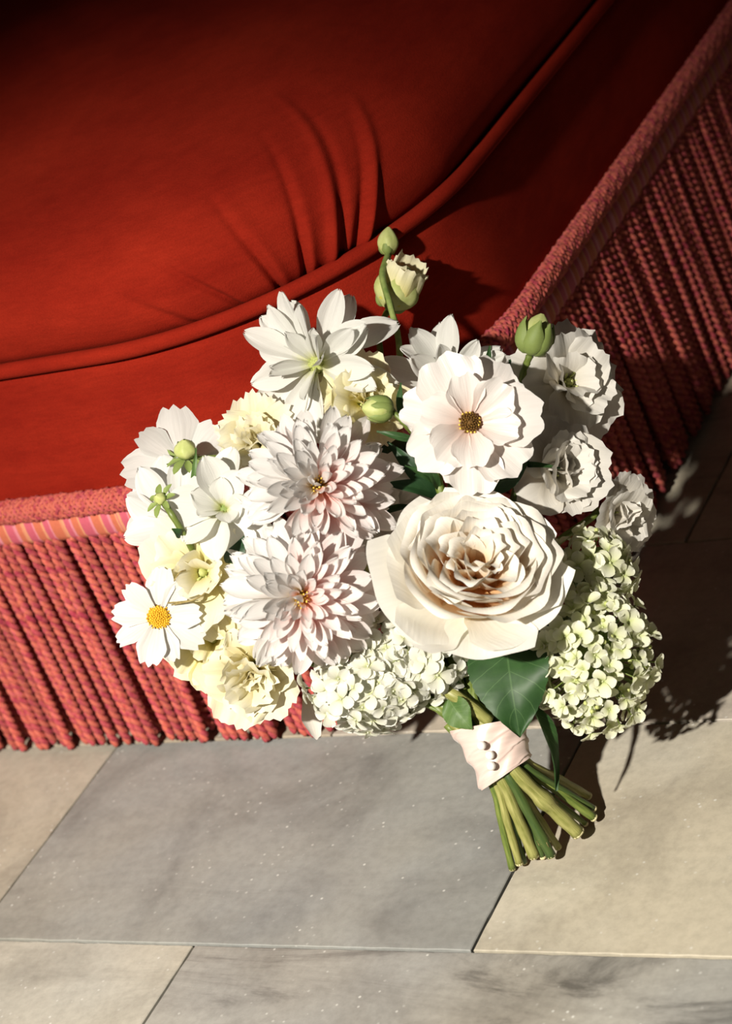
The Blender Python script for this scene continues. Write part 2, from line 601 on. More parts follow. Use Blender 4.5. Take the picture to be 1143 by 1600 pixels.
def tile_mesh(seed):
    r = random.Random(seed)
    hw, hd = TW / 2 - GAP / 2, TD / 2 - GAP / 2
    ring = []
    for (x0, y0, x1, y1, n) in ((-hw, -hd, hw, -hd, 40), (hw, -hd, hw, hd, 22), (hw, hd, -hw, hd, 40), (-hw, hd, -hw, -hd, 22)):
        for i in range(n):
            t = i / n
            ring.append((x0 + (x1 - x0) * t, y0 + (y1 - y0) * t))
    verts, n = [], len(ring)
    for lv, (z, ins) in enumerate(((-.011, .0), (-.0006, .0), (0.0, .0005))):
        for (x, y) in ring:
            j = noise.noise(Vector((x * 60, y * 60, seed * 3.1))) * .0006 + abs(noise.noise(Vector((x * 170, y * 170, seed)))) * .0007
            L = max(abs(x) / hw, abs(y) / hd)
            sx = (hw - ins - j) / hw
            sy = (hd - ins - j) / hd
            verts.append((x * sx, y * sy, z))
    faces = []
    for lv in range(2):
        for i in range(n):
            k = (i + 1) % n
            faces.append((lv * n + i, lv * n + k, (lv + 1) * n + k, (lv + 1) * n + i))
    faces.append(tuple(2 * n + i for i in range(n)))
    return mesh_from('floor_tile', verts, faces, M_MARBLE, None, False)


tiles = [tile_mesh(s) for s in range(5)]
GREY, BEIGE, WARM = (.355, .36, .345), (.60, .55, .44), (.50, .43, .34)
special = {(0, 0): (GREY, .18), (0, 1): ((.54, .505, .425), .0), (0, -1): ((.50, .47, .40), .15),
           (-1, 0): ((.42, .41, .38), .75), (-1, -1): ((.55, .53, .47), .25), (-1, 1): ((.40, .39, .37), .6),
           (1, 0): ((.56, .50, .42), .1), (1, 1): ((.46, .38, .30), .1)}
for row in range(-5, 8):
    yc = -.215 + TD * (row + .5)
    off = .0535 if row % 2 == 0 else -.148 + .391
    for k in range(-4, 4):
        xc = off - TW / 2 + k * TW if row % 2 == 0 else off - TW / 2 + k * TW
        t = link('floor_tile', tiles[(row * 3 + k) % 5], floor, Matrix.Translation((xc, yc, 0)) @ Matrix.Rotation(math.pi * ((row + k) % 2), 4, 'Z'))
        c, a = special.get((row, k), (rnd.choice([GREY, BEIGE, WARM]), rnd.uniform(.1, .5)))
        t.color = (*c, a)

# ------------------------------------------------------------------ seat
seat = bpy.data.objects.new('upholstered_seat', None)
COL.objects.link(seat)
seat.location = (-.55, .48, 0)
seat['label'] = 'red velvet upholstered seat with piped cushion, braided trim and coral rope fringe'
seat['category'] = 'seat'
SEAT_INV = Matrix.Translation(-seat.location)
XL, YB, RC = -1.15, 1.0, .19


def rr_point(s, off=0.0):
    """Rounded-rectangle outline: s=0 at the middle of the front corner, s<0 along the front, s>0 along the right side.
    Returns point on the plan and the outward normal."""
    arc = RC * math.pi / 2
    if abs(s) <= arc / 2:
        a = -math.pi / 4 + s / RC
        n = Vector((math.cos(a), math.sin(a)))
        p = Vector((-RC, RC)) + n * RC
    elif s < 0:
        n = Vector((0, -1))
        p = Vector((-RC + (s + arc / 2), 0))
    else:
        n = Vector((1, 0))
        p = Vector((0, RC + (s - arc / 2)))
    return p + n * off, n


S0, S1 = -1.05, .92


def samples(a, b, n):
    return [a + (b - a) * i / n for i in range(n + 1)]


SS = samples(S0, -.26, 20) + samples(-.25, .25, 60) + samples(.26, S1, 16)


def skirt(name, prof, mat, ss=SS):
    """Band that follows the outline; prof = [(offset, z)]."""
    mb = MB()
    nn = len(ss) - 1

    def fn(u, v):
        s = ss[int(round(u * nn))]
        o, z = prof[int(round(v * (len(prof) - 1)))]
        p, n = rr_point(s, o)
        return (Vector((p.x, p.y, z)), (s, v))
    mb.grid(fn, nn, len(prof) - 1)
    return link(name, mb.mesh(name, mat), seat, SEAT_INV)


apron_prof = [(-.03, .17), (.0, .172), (.0015, .20)] + [(.0015 + .0012 * math.sin(math.pi * t), .20 + .112 * t) for t in (0.1, .25, .4, .55, .7, .85)] + [(.001, .310), (-.03, .314)]
skirt('apron', apron_prof, M_VELVET)
skirt('seat_base', [(-.03, .18), (-.008, .178), (-.008, .006), (-.03, .004), (-.3, .004)], M_BASE)

# cushion
CC = Vector((-.52, .47))
cush_prof = [(-.020, .304), (-.006, .312), (.002, .320), (.0055, .330), (.0065, .340), (.005, .351), (.000, .362), (-.009, .373), (-.022, .384), (-.040, .394), (-.065, .404), (-.10, .415), (-.15, .427), (-.21, .437), (-.28, .444), (-.36, .449), (-.44, .451)]


def prof_at(x):
    k = min(int(x), len(cush_prof) - 2)
    t = x - k
    P = [cush_prof[max(0, min(len(cush_prof) - 1, k + j))] for j in (-1, 0, 1, 2)]
    return tuple(.5 * ((2 * P[1][i]) + (P[2][i] - P[0][i]) * t + (2 * P[0][i] - 5 * P[1][i] + 4 * P[2][i] - P[3][i]) * t * t + (3 * P[1][i] - P[0][i] - 3 * P[2][i] + P[3][i]) * t ** 3) for i in (0, 1))


# pleats gathered at the rounded corner: (outline position, lean per row, ridge/crease strength, width, reach in rows)
PLEATS = [(.018, .007, .0064, .0030, 10.5), (.0255, .0072, -.0034, .0024, 9.5), (.0415, .012, .0064, .0030, 9.0), (.034, .011, -.0034, .0024, 8.5),
          (.000, .004, -.0058, .0022, 9.5), (-.017, -.004, -.0052, .0023, 8.5), (-.043, -.014, -.0044, .0024, 7.5), (-.075, -.020, -.0022, .0036, 6.5)]


def cush_point(s, x):
    o, z = prof_at(x)
    d = 0.0
    for (s0, lean, amp, wd, reach) in PLEATS:
        xx = max(0.0, x - 1.0)
        c = s0 + lean * (xx * .28 + xx * xx * .055)
        fade = max(0.0, 1 - (x / reach) ** 2) * min(1.0, .35 + x / 3.0)
        w = wd * (1 + .10 * xx)
        g = math.exp(-((s - c) / w) ** 2)
        d += amp * g * fade
        if amp < 0:
            d += -amp * .45 * math.exp(-((s - c - w * 1.9) / (w * 1.5)) ** 2) * fade
    d += .0016 * noise.noise(Vector((s * 9, x * .5, 1.3))) * min(1, x / 4)
    p, n = rr_point(s, 0)
    tz = min(1.0, max(0.0, (x - 3) / 8.0))
    inner = max(0.0, -o)
    if inner > .09:
        q = (CC - p)
        k = (inner - .09) / .62
        base = p - n * .09
        q = CC - base
        base = base + q * min(1.0, k * 1.55)
        pt = Vector((base.x, base.y))
    else:
        pt = p + n * o
    return Vector((pt.x + n.x * d * (1 - tz), pt.y + n.y * d * (1 - tz), z + d * tz))


ss_c = samples(S0, -.30, 24) + samples(-.299, .12, 340) + samples(.125, S1, 30)
xs_c = samples(0, 11, 88) + [11.25, 11.5, 12, 12.5, 13, 13.5, 14, 14.5, 15, 15.5, 16]
mb = MB()
nn, mm_ = len(ss_c) - 1, len(xs_c) - 1
mb.grid(lambda u, v: (cush_point(ss_c[int(round(u * nn))], xs_c[int(round(v * mm_))]), (ss_c[int(round(u * nn))], v)), nn, mm_)
link('cushion', mb.mesh('cushion', M_VELVET), seat, SEAT_INV)

# piping
mb = MB()
mb.tube([(*rr_point(s, .004)[0], .3125) for s in SS], .0055, 10)
link('piping', mb.mesh('piping', M_VELVET), seat, SEAT_INV)

# tape behind the top of the fringe, braid above
FS0, FS1 = -.62, .78
ss_f = samples(FS0, -.16, 60) + samples(-.157, .157, 70)[0:] + samples(.16, FS1, 70)
skirt('striped_tape', [(.004, .2010), (.0100, .2000), (.0112, .191), (.0110, .184), (.0085, .1795), (.004, .1785)], M_TAPE, ss_f)

mb = MB()
braid_len = FS1 - FS0
nstr = 8
for direction in (1, -1):
    for k in range(nstr):
        pts = []
        nsm = 560
        for i in range(nsm + 1):
            s = FS0 + braid_len * i / nsm
            turns = (s - FS0) / .036
            a = 2 * math.pi * (direction * turns + k / nstr)
            wv = math.cos(nstr * a * 1.0 + (0 if direction > 0 else math.pi)) * .0007
            rx, rz = .0062 + wv, .0078 + wv
            lob = 1 + .06 * math.sin(2 * math.pi * s / .0125)
            p, n = rr_point(s, .0070 + rx * math.cos(a))
            pts.append((p.x, p.y, .2060 + rz * lob * math.sin(a)))
        mb.tube(pts, .0016, 5, 0 if (k % 3) else 1, False, 1.0)
link('braided_trim', mb.mesh('braided_trim', mats=[M_CORD_A, M_CORD_B]), seat, SEAT_INV)


# rope fringe: each hanging cord is a two-ply twist doubled at its end
def cord_mesh(seed, length):
    r = random.Random(seed)
    mb = MB()
    per = .0125
    ph0 = r.uniform(0, 6.28)
    bend = r.uniform(-.002, .002)
    n = int(length / per * 9)
    for ply in (0, 1):
        pts, rad = [], []
        for i in range(n + 1):
            t = i / n
            z = -length * t
            a = ph0 + math.pi * ply + 2 * math.pi * t * length / per
            am = .0019 if t < .965 else .0019 * (1 - (t - .965) / .035 * .75)
            bx = bend * math.sin(math.pi * t)
            pts.append((math.cos(a) * am + bx, math.sin(a) * am, z))
            rad.append(.0022)
        mb.tube(pts, rad, 6, ply, True, 1.0)
    return mb.mesh('fringe_cord', mats=[M_CORD_A, M_CORD_B])


cords = [cord_mesh(i, .1765 + .0012 * (i % 3)) for i in range(6)]
ncord = int((FS1 - FS0) / .0049)
for i in range(ncord):
    s = FS0 + (i + .5) * .0049 + rnd.uniform(-.0013, .0013)
    front = i % 2 == 0
    p, n = rr_point(s, (.0075 if front else .0015) + rnd.uniform(-.0012, .0012))
    rot = Matrix.Rotation(math.atan2(n.y, n.x) + math.pi / 2, 4, 'Z') @ Matrix.Rotation(rnd.gauss(0, .014), 4, 'Y') @ Matrix.Rotation(-.035 + rnd.uniform(-.02, .015) if front else 0.0, 4, 'X')
    link('fringe_cord', cords[rnd.randrange(6)], seat, SEAT_INV @ Matrix.Translation((p.x, p.y, .1815)) @ rot)

# ------------------------------------------------------------------ bouquet
BASE = Vector((.04, -.10, 0))
bouquet = bpy.data.objects.new('bridal_bouquet', None)
COL.objects.link(bouquet)
bouquet.location = BASE
bouquet['label'] = 'white and blush flower bouquet leaning on the red seat, stems bound in pink satin'
bouquet['category'] = 'bouquet'
BINV = Matrix.Translation(-BASE)


def cdir(n):
    """Direction given as (right, up, towards the camera)."""
    return (CR * n[0] + CU * n[1] - CF * n[2]).normalized()


def atb(px, py, d):
    return at(px, py, d - .045 * min(1.0, max(0.0, (py - 490) / 220)))


def frame(px, py, d, n, spin=0.0):
    z = cdir(n)
    x = CR - z * CR.dot(z)
    x.normalize()
    y = z.cross(x)
    mt = Matrix((x, y, z)).transposed().to_4x4()
    mt.translation = atb(px, py, d)
    return mt @ Matrix.Rotation(math.radians(spin), 4, 'Z')


def petal_geo(mb, L=1.0, W=.4, prof=((0, .2), (.5, .9), (.8, 1), (1, .8)), tipk=.35, tipp=2.0, bend=((0, 20), (1, 0)),
              cup=((0, 1.0), (1, .5)), ruf=0.0, nruf=3.0, notch=0.0, nnotch=3, groove=0.0, ng=4, seed=0, nu=8, nv=9, twist=0.0, edge=0.0, curl=0.0, xf=None, wob=.02, rt=None, rp=2.0):
    r = random.Random(seed)
    ph, ph2, ph3 = r.uniform(0, 6.28), r.uniform(0, 6.28), r.uniform(0, 6.28)
    n = 48
    tab = [(0.0, 0.0, math.radians(interp(bend, 0)))]
    x = z = 0.0
    for i in range(1, n + 7):
        th = math.radians(interp(bend, min(1.0, (i - .5) / n)))
        x += math.cos(th) * L / n
        z += math.sin(th) * L / n
        tab.append((x, z, th))

    def cl(v):
        k = min(len(tab) - 2, max(0, int(v * n)))
        t = v * n - k
        a, b = tab[k], tab[k + 1]
        return tuple(a[j] + (b[j] - a[j]) * t for j in range(3))

    def fn(uu, v):
        u = uu * 2 - 1
        if rt is not None:
            v = 1 - (1 - v) ** 1.5
        Lu = 1 - tipk * abs(u) ** tipp + notch * math.cos(nnotch * math.pi * u) + wob * math.sin(2.3 * math.pi * u + ph3)
        # round the sides only towards the tip
        vv = v * (1 + (Lu - 1) * v)
        cx_, cz_, th = cl(vv)
        w = W * L / 2 * interp(prof, v)
        if rt is not None and v > rt:
            w *= max(.03, 1 - ((v - rt) / (1 - rt)) ** rp) ** (1 / rp)
        k = interp(cup, v)
        if abs(k) < .02:
            y, off = w * u, 0.0
        else:
            y, off = w * math.sin(u * k) / k, w * (1 - math.cos(u * k)) / k
        off += ruf * L * v ** 2.2 * (math.sin(nruf * math.pi * u + ph) * (.35 + .65 * abs(u)) + .35 * math.sin(nruf * 1.9 * math.pi * u + ph2))
        off += groove * L * math.cos(ng * math.pi * u) * math.sin(math.pi * min(1, v * 1.05)) ** .7
        off -= edge * L * max(0.0, abs(u) - .55) ** 2 * v
        if curl:
            off -= curl * L * max(0.0, v - .7) ** 2 * (1 + .5 * math.sin(3 * u + ph))
        if twist:
            a = twist * v
            y, off = y * math.cos(a) - off * math.sin(a), y * math.sin(a) + off * math.cos(a)
        p = Vector((cx_ - math.sin(th) * off, y, cz_ + math.cos(th) * off))
        if xf is not None:
            p = xf @ p
        return (p, (uu, v))
    mb.grid(fn, nu, nv)


def petal(mat, name='petal', **kw):
    mb = MB()
    petal_geo(mb, **kw)
    return mb.mesh(name, mat)


def variants(mat, k, name='petal', jitter=None, **kw):
    out = []
    for i in range(k):
        q = dict(kw)
        q['seed'] = kw.get('seed', 0) * 31 + i
        if jitter:
            jr = random.Random(q['seed'])
            for kk, amt in jitter.items():
                if kk == 'bend':
                    da = jr.uniform(-amt, amt)
                    q['bend'] = tuple((a, b + da * (a + .2)) for a, b in q['bend'])
                else:
                    q[kk] = q[kk] * (1 + jr.uniform(-amt, amt))
        out.append(petal(mat, name, **q))
    return out


def pmat(az, r0=0.0, z0=0.0, tilt=0.0, roll=0.0, sc=1.0, yaw=0.0):
    return (Matrix.Rotation(math.radians(az), 4, 'Z') @ Matrix.Translation((r0, 0, z0)) @ Matrix.Rotation(math.radians(yaw), 4, 'Z')
            @ Matrix.Rotation(math.radians(-tilt), 4, 'Y') @ Matrix.Rotation(math.radians(roll), 4, 'X') @ Matrix.Scale(sc, 4))


def part(name, me, fr, label=None):
    return link(name, me, bouquet, BINV @ fr, label)


def receptacle(R, mat=None, zlen=.3, wide=.2):
    mb = MB()
    mb.lathe([(0, -zlen * R), (.07 * R, -zlen * R), (.08 * R, -.2 * R), (wide * R * .8, -.10 * R), (wide * R, -.03 * R), (wide * R * .8, .03 * R), (0, .06 * R)], 12)
    return mb.mesh('receptacle', mat or M_SEPAL)


STEMS = []      # (start point at a flower's back, leaving direction, radius)


def stem_from(fr, R, rad, dist=.25):
    z = fr.to_3x3() @ Vector((0, 0, 1))
    STEMS.append((fr.translation - z * (R * dist), -z, rad))


# --- double blush dahlia
def blush_dahlia(name, label, px, py, d, n, R, spin=0, count=96, seed=1):
    r = random.Random(seed)
    fr = frame(px, py, d, n, spin)
    core = part(name, receptacle(R, wide=.34), fr, label)
    stem_from(fr, R, .0032)
    kw = dict(L=1.0, W=.37, prof=((0, .35), (.25, .58), (.65, 1.0), (1, .92)), tipk=0, wob=.03, nu=6, nv=10, rt=.60, rp=1.9)
    outer = variants(M_BLUSH, 4, seed=seed + 1, bend=((0, 14), (.6, 6), (1, -14)), cup=((0, 1.5), (.5, 1.0), (1, .55)), jitter={'W': .15, 'bend': 12}, ruf=.02, **kw)
    outerw = variants(M_BLUSHW, 4, seed=seed + 2, bend=((0, 14), (.6, 6), (1, -14)), cup=((0, 1.5), (.5, 1.0), (1, .55)), jitter={'W': .15, 'bend': 12}, ruf=.02, **kw)
    inner = variants(M_BLUSH, 4, seed=seed + 3, bend=((0, 8), (.5, 8), (1, 10)), cup=((0, 1.5), (.5, 1.1), (1, .7)), jitter={'W': .15, 'bend': 12}, ruf=.02, **kw)
    innerw = variants(M_BLUSHW, 4, seed=seed + 4, bend=((0, 8), (.5, 8), (1, 10)), cup=((0, 1.5), (.5, 1.1), (1, .7)), jitter={'W': .15, 'bend': 12}, ruf=.02, **kw)
    for i in range(count):
        f = i / (count - 1)
        az = i * 137.508 + r.uniform(-7, 7)
        tilt = -20 + 72 * f ** 1.35 + r.uniform(-9, 9)
        L = R * (1.0 - .46 * f ** 1.3) * r.uniform(.90, 1.08)
        r0 = R * .14 * (1 - f) + .07 * R
        z0 = R * (-.10 + .34 * f)
        white = math.cos(math.radians(az + spin - 155)) > r.uniform(-.55, .75)
        src = (innerw if white else inner) if f > .45 else (outerw if white else outer)
        link('petal', src[r.randrange(4)], core, pmat(az, r0, z0, tilt, r.uniform(-26, 26), L, r.uniform(-12, 12)))
    for k in range(9):
        link('petal', (inner + innerw)[r.randrange(8)], core, pmat(k * 40 + r.uniform(-20, 20), R * .05, .26 * R, 50 + r.uniform(-20, 28), r.uniform(-35, 35), R * r.uniform(.40, .52), r.uniform(-30, 30)))
    mb = MB()
    for k in range(22):
        a, q = k * 2.4, R * .10 * math.sqrt(k / 22)
        mb.tube([(q * math.cos(a), q * math.sin(a), 0), (q * 1.3 * math.cos(a), q * 1.3 * math.sin(a), R * .42)], [R * .022, R * .012], 5)
    link('flower_center', mb.mesh('flower_center', M_ANTHY), core)
    return core


# --- single or semi-double white dahlia with broad petals
def white_dahlia(name, label, px, py, d, n, R, layers, spin=0, seed=1, W=.46, mat=None, skip=(), center=True, sepals=True):
    r = random.Random(seed)
    fr = frame(px, py, d, n, spin)
    core = part(name, receptacle(R, wide=.16), fr, label)
    stem_from(fr, R, .0030)
    prof = ((0, .22), (.3, .62), (.62, 1.0), (1, .95))
    for li, (cnt, tilt, Ls, b0, b1) in enumerate(layers):
        vs_ = variants(mat or M_WHITE, 4, seed=seed * 7 + li, L=1.0, W=W, prof=prof, tipk=0, rt=.6, rp=1.8, bend=((0, b0), (.5, (b0 + b1) / 2), (1, b1)),
                       cup=((0, 1.3), (.5, .75), (1, .45)), ruf=.022, nruf=2.2, groove=.008, ng=3, jitter={'W': .12, 'bend': 12}, nu=8, nv=12)
        for k in range(cnt):
            az = (k + .5 * (li % 2)) * 360 / cnt + r.uniform(-8, 8)
            if any(a <= (az + spin) % 360 <= b for a, b in skip):
                continue
            link('petal', vs_[r.randrange(4)], core, pmat(az, R * .06, .02 * R * li, tilt + r.uniform(-12, 12), r.uniform(-30, 30), R * Ls * r.uniform(.88, 1.10), r.uniform(-12, 12)))
    if center:
        mb = MB()
        for k in range(26):
            a, q = k * 2.4, R * .11 * math.sqrt(k / 26)
            mb.blob((q * math.cos(a), q * math.sin(a), R * .06), R * .035, 6, 4, (1, 1, 1.9))
        link('flower_center', mb.mesh('flower_center', M_BUDG), core)
    if sepals:
        sm = petal(M_LEAF, 'sepal', L=1, W=.42, prof=((0, .5), (.4, 1), (.8, .6), (1, .1)), tipk=0, bend=((0, -25), (1, -5)), cup=((0, .6), (1, .3)), nu=4, nv=5)
        for k in range(7):
            link('sepal', sm, core, pmat(k * 51 + 10, .05 * R, -.12 * R, r.uniform(-30, 10), 0, R * .34))
    return core


# --- open cup of ruffled petals
def ruffled(name, label, px, py, d, n, R, mat, layers, spin=0, seed=1, W=1.05, ruf=.07, center=True, notch=.02, cupk=.8, skip=(), nr=2.6):
    r = random.Random(seed)
    fr = frame(px, py, d, n, spin)
    core = part(name, receptacle(R, wide=.17, zlen=.4), fr, label)
    stem_from(fr, R, .0028)
    for li, (cnt, tilt, Ls, bend) in enumerate(layers):
        vs_ = variants(mat, 3, seed=seed * 11 + li, L=1.0, W=W, prof=((0, .16), (.3, .58), (.7, 1.0), (1, .92)), tipk=.26, tipp=2.4, bend=bend,
                       cup=((0, 1.2), (.4, cupk), (1, .25)), ruf=ruf, nruf=nr, notch=notch, nnotch=7, jitter={'W': .15, 'bend': 14, 'ruf': .3}, nu=14, nv=12, wob=.04)
        for k in range(cnt):
            az = (k + .5 * (li % 2)) * 360 / cnt + r.uniform(-10, 10)
            if any(a <= (az + spin) % 360 <= b for a, b in skip):
                continue
            link('petal', vs_[r.randrange(3)], core, pmat(az, R * .04, .03 * R * li, tilt + r.uniform(-8, 8), r.uniform(-10, 10), R * Ls * r.uniform(.92, 1.08), r.uniform(-8, 8)))
    if center:
        mb = MB()
        mb.blob((0, 0, R * .2), R * .08, 8, 6, (1, 1, 2.4))
        for k in range(6):
            a = k * 1.047
            mb.tube([(0, 0, .05 * R), (R * .13 * math.cos(a), R * .13 * math.sin(a), R * .4)], [R * .012, R * .02], 5)
        link('flower_center', mb.mesh('flower_center', M_BUDG), core)
    return core


def cosmos(name, label, px, py, d, n, R, count=8, spin=0, seed=1, tilt=4, back=False, W=.62):
    r = random.Random(seed)
    fr = frame(px, py, d, n, spin)
    core = part(name, receptacle(R, wide=.15, zlen=.25), fr, label)
    stem_from(fr, R, .0016)
    vs_ = variants(M_COSMOS, 4, seed=seed, L=1.0, W=W, prof=((0, .22), (.3, .6), (.7, 1.0), (1, .74)), tipk=.12, tipp=2.6, bend=((0, 14), (.5, 2), (1, -10)),
                   cup=((0, .9), (.5, .45), (1, .25)), ruf=.018, nruf=2, notch=.035, nnotch=3, groove=.010, ng=5, jitter={'W': .16, 'bend': 14}, nu=12, nv=9)
    for k in range(count):
        az = k * 360 / count + r.uniform(-6, 6)
        link('petal', vs_[r.randrange(4)], core, pmat(az, R * .07, .006 * R * (k % 2), tilt + r.uniform(-9, 9), r.uniform(-18, 18), R * r.uniform(.88, 1.04), r.uniform(-5, 5)))
    if back:
        sm = petal(M_SEPAL, 'sepal', L=1, W=.38, prof=((0, .5), (.4, 1), (.8, .5), (1, .08)), tipk=0, bend=((0, 10), (1, -20)), cup=((0, .8), (1, .4)), nu=4, nv=6)
        for k in range(8):
            link('sepal', sm, core, pmat(k * 45 + 8, .08 * R, -.10 * R, -10 + r.uniform(-12, 25), 0, R * r.uniform(.26, .36)))
            link('sepal', sm, core, pmat(k * 45 + 30, .06 * R, -.2 * R, -35 + r.uniform(-20, 20), 0, R * r.uniform(.16, .24)))
        return core
    mb = MB()
    mb.lathe([(0, -.02 * R), (.26 * R, -.01 * R), (.27 * R, .05 * R), (.20 * R, .12 * R), (0, .15 * R)], 16)
    for k in range(110):
        a, q = k * 2.39996, .27 * R * math.sqrt((k + .5) / 110)
        z = .14 * R - .09 * R * (q / (.27 * R)) ** 2
        dark = k > 60 and k % 4 == 0
        mb.blob((q * math.cos(a), q * math.sin(a), z + .02 * R), R * (.020 if dark else .027), 5, 4, (1, 1, 1.7), 1 if dark else 0)
    link('flower_disc', mb.mesh('flower_disc', mats=[M_DISC, M_ANTHER]), core)
    return core


def bud(name, label, px, py, d, n, R, L, body_mat, sepal_mat, sep=6, spin=0, seed=1, spread=4, seplen=1.05, swirl=10):
    """Closed bud: n points out of its tip; origin at its base."""
    r = random.Random(seed)
    fr = frame(px, py, d, n, spin)
    mb = MB()

    def fn(u, v):
        a = 2 * math.pi * u
        rr = R * (math.sin(math.pi * min(1, v * .93 + .05)) ** .72) * (1 - .30 * v) * (1 + .07 * math.cos(5 * a + 4.0 * v))
        return (Vector((rr * math.cos(a), rr * math.sin(a), L * v)), (u, v))
    mb.grid(fn, 20, 14, True)
    core = part(name, mb.mesh(name, body_mat), fr, label)
    prof = ((0, .5), (.35, 1.0), (.7, .75), (1, .06))
    sm = petal(sepal_mat, 'sepal', L=1, W=.62, prof=prof, tipk=0, bend=((0, -15), (.25, 45), (.6, 92), (1, 118)), cup=((0, 1.1), (.5, 1.2), (1, .9)), nu=6, nv=10)
    for k in range(sep):
        link('sepal', sm, core, pmat(k * 360 / sep + r.uniform(-6, 6), R * .20, .0, -spread + r.uniform(-4, 4), r.uniform(-swirl, swirl), L * seplen * r.uniform(.9, 1.05)))
    return core


def leaf(label, base_px, tip_px, d0, d1, width, mat, nside=(0, 0, 1), fold=.35, arch=18, serr=.0, seed=1, name='leaf'):
    """Leaf from a base pixel to a tip pixel, with its own depths, width in metres."""
    p0, p1 = atb(*base_px, d0), atb(*tip_px, d1)
    ax = p1 - p0
    L = ax.length
    x = ax.normalized()
    nz = cdir(nside)
    z = (nz - x * nz.dot(x)).normalized()
    y = z.cross(x)
    fr = Matrix((x, y, z)).transposed().to_4x4()
    fr.translation = p0
    r = random.Random(seed)
    mb = MB()

    def fn(uu, v):
        u = uu * 2 - 1
        w = width / 2 * (math.sin(math.pi * min(1.0, v ** .78)) ** .8) * (1 - .15 * v)
        w = max(w, .0006)
        if serr:
            w *= 1 + serr * ((v * 26) % 1.0) * (1 if v < .95 else 0)
        lift = math.sin(math.pi * v) * L * math.tan(math.radians(arch)) * .5
        wav = .06 * width * math.sin(9 * v + 2.2 * u + seed) * abs(u)
        side = -.025 * L * math.cos(6 * 2 * math.pi * v - 2.2 * abs(u)) * 0.08 * (1 - abs(u))
        return (Vector((L * v - .06 * L * (u * u) * v * (1 - v), w * u, lift + fold * w * abs(u) + wav + side)), (uu, v))
    mb.grid(fn, 10, 40 if serr else 18)
    return part(name, mb.mesh(name, mat), fr, label)


# --- garden rose
def garden_rose():
    R = .0465
    r = random.Random(5)
    fr = frame(738, 908, 1.322, (.10, .56, .82), 0)
    core = part('garden_rose', receptacle(R, wide=.3), fr, 'large peach-white garden rose in full bloom')
    stem_from(fr, R, .0042)
    gk = dict(prof=((0, .34), (.3, .74), (.7, 1.0), (1, .96)), tipp=2.4, cup=((0, .6), (.5, .62), (1, .42)), nu=20, nv=18, wob=.015)
    guard = variants(M_ROSEO, 3, seed=3, L=1.0, W=1.46, tipk=.14, bend=((0, 4), (.3, 24), (.7, 44), (1, 26)), ruf=.008, nruf=1.3, jitter={'W': .06, 'bend': 3}, **gk)
    for az, L, tl, roll in ((262, 1.22, -14, 3), (206, 1.26, -14, -3), (318, 1.14, -8, 4), (10, 1.08, -2, 0), (68, 1.08, 0, 0), (128, 1.10, -2, 0), (170, 1.12, -4, 0)):
        link('petal', guard[r.randrange(3)], core, pmat(az, R * .10, -.06 * R, tl, roll, R * L))
    ring = variants(M_ROSE, 4, seed=9, L=1.0, W=1.40, prof=((0, .35), (.4, .85), (.75, 1.0), (1, .97)), tipk=.20, tipp=2.2, bend=((0, 6), (.3, 20), (.6, 58), (.80, 66), (.90, 40), (1, -30)),
                    cup=((0, .7), (.5, .90), (1, .80)), ruf=.005, nruf=1.4, jitter={'W': .06, 'bend': 3}, nu=22, nv=26, wob=.012)
    for (cnt, r0, z0, tl, sc, ph) in ((5, .12, .0, -4, 1.10, 20), (5, .10, .05, 1, 1.03, 56), (5, .08, .10, 5, .93, 90)):
        for k in range(cnt):
            link('petal', ring[(k + cnt) % 4], core, pmat(k * 360 / cnt + ph + r.uniform(-7, 7), R * r0, R * z0, tl + r.uniform(-2, 2), r.uniform(-3, 3), R * sc * r.uniform(.98, 1.02)))
    heart = variants(M_ROSE, 5, seed=21, L=1.0, W=1.30, prof=((0, .5), (.4, .9), (.75, 1.0), (1, .94)), tipk=.24, tipp=2.2, bend=((0, 50), (.4, 66), (.72, 66), (.86, 40), (1, -24)),
                     cup=((0, .9), (.5, 1.1), (1, .95)), ruf=.010, nruf=1.5, jitter={'W': .12, 'bend': 7, 'ruf': .4}, nu=20, nv=22, wob=.03)
    # five bundles of nested folded petals, the quartered heart of the bloom
    for la, n_, w0 in ((92, 4, 1.15), (22, 4, 1.1), (-48, 4, 1.0), (236, 4, .95), (164, 4, 1.05)):
        for q in range(n_):
            rr = R * (.34 - .09 * q)
            mloc = (Matrix.Rotation(math.radians(la + r.uniform(-7, 7)), 4, 'Z') @ Matrix.Translation((rr, r.uniform(-.03, .03) * R, R * (.10 + .03 * q))) @ Matrix.Rotation(math.radians(r.uniform(-16, 16)), 4, 'Z')
                    @ Matrix.Rotation(math.radians(10 - 6 * q + r.uniform(-5, 5)), 4, 'Y') @ Matrix.Diagonal((1, w0 * (1.0 - .15 * q), 1, 1)) @ Matrix.Scale(R * (.70 - .03 * q) * r.uniform(.95, 1.05), 4))
            link('petal', heart[r.randrange(5)], core, mloc)
    for (px, py, az, sc) in ((-.14, -.08, 215, .60), (-.02, -.16, 262, .58), (.12, -.14, 300, .58), (.05, .04, 40, .56), (-.08, .06, 140, .56)):
        mloc = Matrix.Translation((px * R, py * R, .16 * R)) @ Matrix.Rotation(math.radians(az), 4, 'Z') @ Matrix.Rotation(math.radians(-12 + r.uniform(-10, 10)), 4, 'Y') @ Matrix.Diagonal((1, .50, 1, 1)) @ Matrix.Scale(sc * R, 4)
        link('petal', heart[r.randrange(5)], core, mloc)
    return core


